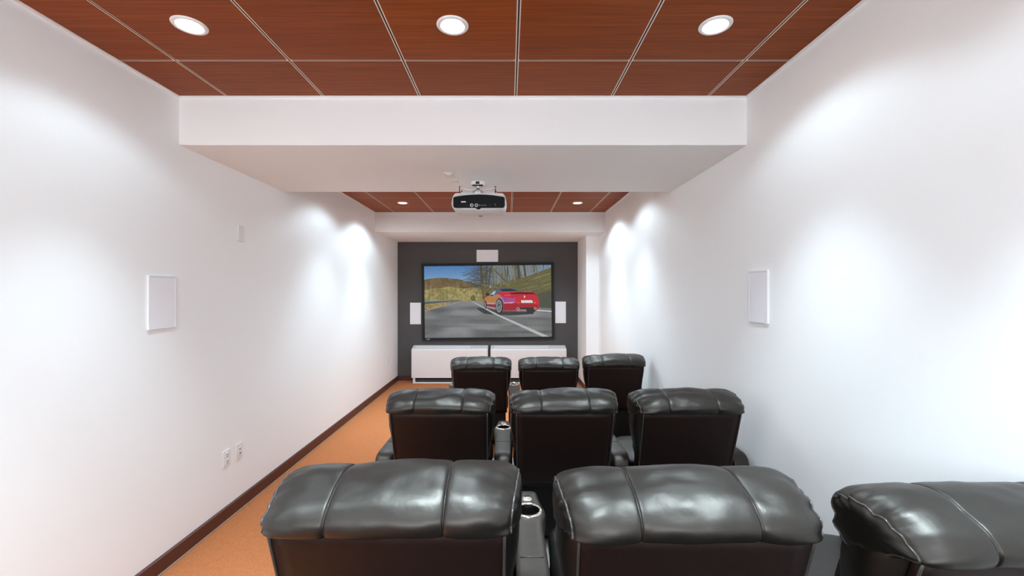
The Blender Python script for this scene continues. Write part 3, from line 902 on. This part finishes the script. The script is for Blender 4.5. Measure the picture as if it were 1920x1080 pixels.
HEAD = [(.002, .504), (-.018, .518), (-.026, .542), (-.019, .570), (.006, .591), (.05, .603), (.105, .604), (.16, .591), (.205, .555), (.230, .510), (.230, .455), (.200, .405), (.14, .388), (.09, .42), (.04, .465)]
SEAM = .138
def head_mesh(seed, tilt_=0.0):
    sec = crom(HEAD, 4)
    n = len(sec)
    c = Vector((.10, .50))
    xs = set()
    for k in range(61):
        xs.add(round(-1 + 2*k/60, 5))
    for sg in (-1, 1):
        for d in (-.020, -.014, -.010, -.007, -.0045, -.0028, -.0014, 0, .0014, .0028, .0045, .007, .010, .014, .020):
            xs.add(round((sg*SEAM + d)/.300, 5))
        for k in range(14):
            xs.add(round(sg*(1 - .15*k/14), 5))
    xs = sorted(xs)
    vs, fs = [], []
    for p in xs:
        for k, q in enumerate(sec):
            r = q - c
            front = min(1, max(0, (q.x + .03)/.2))
            hw = .293 + .022*front
            x = p*hw
            e = max(0, (abs(p) - .62)/.38)
            dd = max(0, .055 - (hw - abs(x)))
            kk = 1 - .05*e**2 - .17*(1 - math.sqrt(max(0, 1 - (dd/.055)**2)))
            # three padded panels
            ax = abs(x)
            if ax < SEAM:
                bul = .004*(1 - (ax/SEAM)**2)
            else:
                u = (ax - SEAM)/(hw - SEAM)
                bul = .0045*(1 - (2*u - 1)**2)
            d = ax - SEAM
            dip = -.0016*math.exp(-(d/.011)**2) - .0042*math.exp(-(d/.0030)**2)
            th = math.atan2(r.y, r.x)
            end = hw - ax
            wr = .0062*math.exp(-end/.035)*math.sin(th*13 + 1.7*seed + 2*noise.noise(Vector((th*2, seed, p)))) + .0035*math.exp(-end/.07)*math.sin(th*7 + seed + p)
            nz = .0055*noise.noise(Vector((x*7 + seed*3.1, th*1.6, seed))) + .0028*noise.noise(Vector((x*17 - seed, th*3.6, seed*2)))
            off = r.normalized()*(bul + dip + wr + nz)
            if q.y < .508 and q.x < .10:
                off *= .2
            # pillow ends pull down at the top corners
            qq = c + r*kk + off
            s = qq.y - (.010*e**2.0 + .014*p*p + .018 - tilt_*p)*max(0, min(1, (qq.y - .49)/.10))
            vs.append(B(x, s, qq.x))
    R = len(xs)
    for i in range(R - 1):
        for k in range(n):
            l = (k + 1) % n
            fs.append((i*n+k, (i+1)*n+k, (i+1)*n+l, i*n+l))
    # side caps: slightly bulged
    for side, base in ((-1, 0), (1, (R - 1)*n)):
        ring0 = list(range(base, base + n))
        cen = sum((vs[i] for i in ring0), Vector()) / n
        prev = ring0
        for f_, bl in ((.86, .009), (.6, .014), (.3, .016)):
            new = []
            for i in ring0:
                v = cen + (vs[i] - cen)*f_ + Vector((side*bl, 0, 0))
                new.append(len(vs)); vs.append(v)
            for k in range(n):
                l = (k + 1) % n
                fs.append((prev[k], prev[l], new[l], new[k]) if side < 0 else (prev[l], prev[k], new[k], new[l]))
            prev = new
        vs.append(cen + Vector((side*.016, 0, 0)))
        ci = len(vs) - 1
        for k in range(n):
            l = (k + 1) % n
            fs.append((prev[k], prev[l], ci) if side < 0 else (prev[l], prev[k], ci))
    rim = [[vs[i] for i in range(0, n)], [vs[i] for i in range((R-1)*n, (R-1)*n + n)]]
    me = MB().add(vs, fs, True).mesh(M['leather'])
    pip = [MB().tube([p + Vector((sg*.0015, 0, 0)) for p in r_], .0030, 6, True).mesh(M['piping']) for r_, sg in zip(rim, (-1, 1))]
    return me, pip

# backrest shell (frame sides) and its flat rear panel
shell = MB()
vs, fs = [], []
rows = [(-.03, .255, .03, .10), (-.02, .262, .014, .125), (.05, .268, .012, .145), (.12, .272, .012, .155), (.18, .276, .012, .16), (.22, .286, .012, .165), (.27, .301, .012, .18), (.32, .311, .012, .19),
        (.38, .317, .012, .195), (.44, .318, .012, .195), (.49, .312, .012, .19), (.52, .295, .016, .17), (.535, .26, .03, .14)]
nseg = 36
for s_, hw, t0, t1 in rows:
    for k in range(nseg):
        th = 2*math.pi*k/nseg
        cx_, cy_ = math.cos(th), math.sin(th)
        ex, ey = math.copysign(abs(cx_)**.42, cx_), math.copysign(abs(cy_)**.42, cy_)
        tt = (t0 + t1)/2 + (t1 - t0)/2*ey
        x = hw*ex
        back = max(0, min(1, (.07 - tt)/.058))
        x = x*(1 - back) + min(abs(x), .277)*math.copysign(1, x)*back
        pt = B(x, s_, tt)
        if t0 == .012 and tt > .05:
            pt += Vector((.004*noise.noise(Vector((s_*22, tt*18, ex*3))), 0, 0))
        vs.append(pt)
for i in range(len(rows) - 1):
    for k in range(nseg):
        l = (k + 1) % nseg
        fs.append((i*nseg+k, i*nseg+l, (i+1)*nseg+l, (i+1)*nseg+k))
fs.append(tuple(range(nseg))[::-1]); fs.append(tuple((len(rows)-1)*nseg + k for k in range(nseg)))
shell.add(vs, fs, True)
shell_me = shell.mesh(M['leather'])
PW = .280
pn = MB()
nx, ns = 12, 12
gv, gf = [], []
for j in range(ns + 1):
    for i in range(nx + 1):
        u, v = i/nx*2 - 1, j/ns
        x = u*PW*(1 - .025*(1 - v))
        puff = .006*(1 - u**4)*(1 - (2*v - 1)**4)
        gv.append(B(x, v*.512, -.002 - puff))
for j in range(ns):
    for i in range(nx):
        a = j*(nx+1) + i
        gf.append((a, a+1, a+nx+2, a+nx+1))
o0 = len(gv)
for j in range(ns + 1):
    for i in range(nx + 1):
        u, v = i/nx*2 - 1, j/ns
        gv.append(B(u*PW*(1 - .025*(1 - v)), v*.512, .02))
rim = [i for i in range(nx+1)] + [j*(nx+1) + nx for j in range(1, ns+1)] + [ns*(nx+1) + i for i in range(nx-1, -1, -1)] + [j*(nx+1) for j in range(ns-1, 0, -1)]
for a in range(len(rim)):
    p, q = rim[a], rim[(a+1) % len(rim)]
    gf.append((p, p+o0, q+o0, q))
pn.add(gv, gf, True)
panel_me = pn.mesh(M['back_vinyl'])
edge_pts = [B(-PW*.975, 0, 0)] + [B(-PW*(1 - .025*(1-v)), v*.512, -.001) for v in np.linspace(.05, 1, 12)] 
edge_pts2 = [Vector((-p.x, p.y, p.z)) for p in edge_pts]
pipL = MB().tube(edge_pts, .0042, 6).mesh(M['piping'])
pipR = MB().tube(edge_pts2, .0042, 6).mesh(M['piping'])
pipT = MB().tube([B(x, .511 , -.003) for x in np.linspace(-PW, PW, 16)], .0036, 6).mesh(M['piping'])

mb = MB()
c = B(0, .215, .165)
mb.add(*pillow(c, (.264, .085, .175), 3.4, TILT, 44, 24, 1.3, .010), smooth=True)
lumbar_me = mb.mesh(M['leather'])
mb = MB(); mb.add(*pillow((0, .60, .40), (.288, .30, .085), 4.2, -.03, 44, 20, 2.7, .008), smooth=True)
seat_me = mb.mesh(M['leather'])
mb = MB(); mb.add(*pillow((0, .915, .26), (.258, .045, .165), 4.2, 0, 40, 18, 4.1, .006), smooth=True)
foot_me = mb.mesh(M['leather'])
base_me = MB().bbox((-.258, .22, .05), (.258, .87, .33), .01).bbox((-.258, .195, .07), (.258, .225, .41), .008).mesh(M['seat_base'])
feet_me = MB().lathe([(.0001, 0), (.024, 0), (.022, .052), (.0001, .052)], (0, 0, 0), 12).mesh(M['foot'])

# armrest: lofted body with a bulge round the cup holder
AH = .578
CUP_Y, BTN_Y = .70, .795
def arm_w(y):
    return .052 + .017*math.exp(-((y - CUP_Y)/.055)**2) - .010*max(0, (y - .78)/.12)
def arm_mesh():
    st = []
    ys = [.150, .155, .165, .18, .20, .225, .25, .30, .36, .42, .48, .54, .58, .61, .64, .665, .69, .715, .74, .765, .79, .82, .85, .875, .892, .90]
    vs, fs = [], []
    for y in ys:
        r = .085
        zt = AH if y > .15 + r else AH - (r - math.sqrt(max(0, r*r - (.15 + r - y)**2)))
        if y > .86:
            zt -= .04*((y - .86)/.04)**2
        w = arm_w(y)
        if y < .19:
            w -= .012*((.19 - y)/.04)**2
        if y > .87:
            w -= .02*((y - .87)/.03)**2
        zb = .045
        e = .014
        sec = [(-w+.004, zb), (-w+.004, zt - .10), (-w, zt - .06), (-w, zt - e), (-w + e*.3, zt - e*.3), (-w + e, zt), (-w*.35, zt + .001), (w*.35, zt + .001), (w - e, zt), (w - e*.3, zt - e*.3), (w, zt - e), (w, zt - .06), (w-.004, zt - .10), (w-.004, zb)]
        n = len(sec)
        vs += [(x, y, z) for x, z in sec]
    for i in range(len(ys) - 1):
        for k in range(n):
            l = (k + 1) % n
            fs.append((i*n+k, (i+1)*n+k, (i+1)*n+l, i*n+l))
    fs.append(tuple(range(n))); fs.append(tuple((len(ys)-1)*n + k for k in range(n))[::-1])
    me = MB().add(vs, fs, True).mesh(M['arm_vinyl'])
    # sink the cup well
    a = bpy.data.objects.new('tmp_arm', me); COL.objects.link(a)
    cme = MB().add(*[(lambda n_: ([(.0455*math.cos(2*math.pi*i/n_), CUP_Y + .0455*math.sin(2*math.pi*i/n_), z) for z in (AH - .075, AH + .05) for i in range(n_)],
        [tuple(range(n_))[::-1], tuple(range(n_, 2*n_))] + [(i, (i+1) % n_, n_ + (i+1) % n_, n_ + i) for i in range(n_)]))(32)][0]).mesh(M['cup_black'])
    cobj = bpy.data.objects.new('tmp_cut', cme); COL.objects.link(cobj)
    md = a.modifiers.new('b', 'BOOLEAN'); md.operation = 'DIFFERENCE'; md.object = cobj; md.solver = 'EXACT'
    dg = bpy.context.evaluated_depsgraph_get()
    out = bpy.data.meshes.new_from_object(a.evaluated_get(dg))
    bpy.data.objects.remove(a); bpy.data.objects.remove(cobj)
    for p in out.polygons:
        p.use_smooth = len(p.vertices) == 4
    return out
arm_me = arm_mesh()
cup_me = MB().lathe([(.0445, -.070), (.0448, -.004), (.0440, .003), (.0475, .0065), (.0565, .0045), (.0580, .000)], (0, CUP_Y, AH + .001), 36).mesh(M['chrome'])
well_me = MB().lathe([(.0001, -.068), (.040, -.068), (.0435, -.060), (.0438, -.012)], (0, CUP_Y, AH + .001), 32).mesh(M['cup_black'])
btn_me = MB().lathe([(.0001, .0075), (.007, .0075), (.0085, .0045), (.013, .0055), (.019, .0055), (.0215, .0)], (0, BTN_Y, AH + .001), 24).mesh(M['chrome'])
lid_me = MB().bbox((-.040, .40, AH + .0005), (.040, .404, AH + .0035), .001, 1).mesh(M['piping'])

def add_arm(parent, dx):
    a = obj('armrest', arm_me, parent, (dx, 0, 0))
    obj('cup_ring', cup_me, a, label='chrome cup holder ring')
    obj('cup_well', well_me, a)
    obj('control_button', btn_me, a, label='round chrome recline button')
    obj('armrest_seam', lid_me, a)
    return a

heads = [head_mesh(1.0, 0.002), head_mesh(2.3, 0.0), head_mesh(4.6, 0.011)]
def recliner(label, x, D, z, k, arm_r, arm_l=None):
    t = thing('theater_recliner', label, 'chair', (x, D, z), 'black leather theater recliners')
    me, pip = heads[k]
    h = obj('headrest', me, t)
    for p in pip:
        obj('piping', p, h)
    obj('backrest_frame', shell_me, t)
    pnl = obj('back_panel', panel_me, t, label='flat dark brown rear panel')
    for p in (pipL, pipR, pipT):
        obj('piping', p, pnl)
    obj('lumbar_cushion', lumbar_me, t)
    obj('seat_cushion', seat_me, t)
    obj('footrest', foot_me, t)
    obj('base', base_me, t)
    for fx in (-.22, .22):
        for fy in (.27, .80):
            obj('foot', feet_me, t, (fx, fy, 0))
    add_arm(t, arm_r)
    if arm_l is not None:
        add_arm(t, arm_l)
    return t
R1, R2, R3 = 4.40, 2.44, 1.0
recliner('black leather recliner in the row nearest the screen, left seat by aisle', -.295, R1, 0, 0, .357, -.352)
recliner('black leather recliner in the row nearest the screen, middle seat', .424, R1, 0, 1, .325)
recliner('black leather recliner in the row nearest the screen, right seat by wall', 1.107, R1 - .02, .035, 2, .328)
recliner('black leather recliner in the second row, left seat by orange aisle', -.404, R2, .11, 1, .365, -.365)
recliner('black leather recliner in the second row, middle seat between two consoles', .325, R2, .11, 2, .365)
recliner('black leather recliner in the second row, right seat against white wall', 1.055, R2, .11, 0, .365)
recliner('large foreground black recliner of the nearest row, left seat by aisle', -.290, R3, .238, 2, .367, -.365)
recliner('large foreground black recliner of the nearest row, middle seat', .446, R3, .226, 0, .365)
recliner('foreground black recliner of the nearest row, cut off at right edge', 1.19, .93, .21, 1, .25)
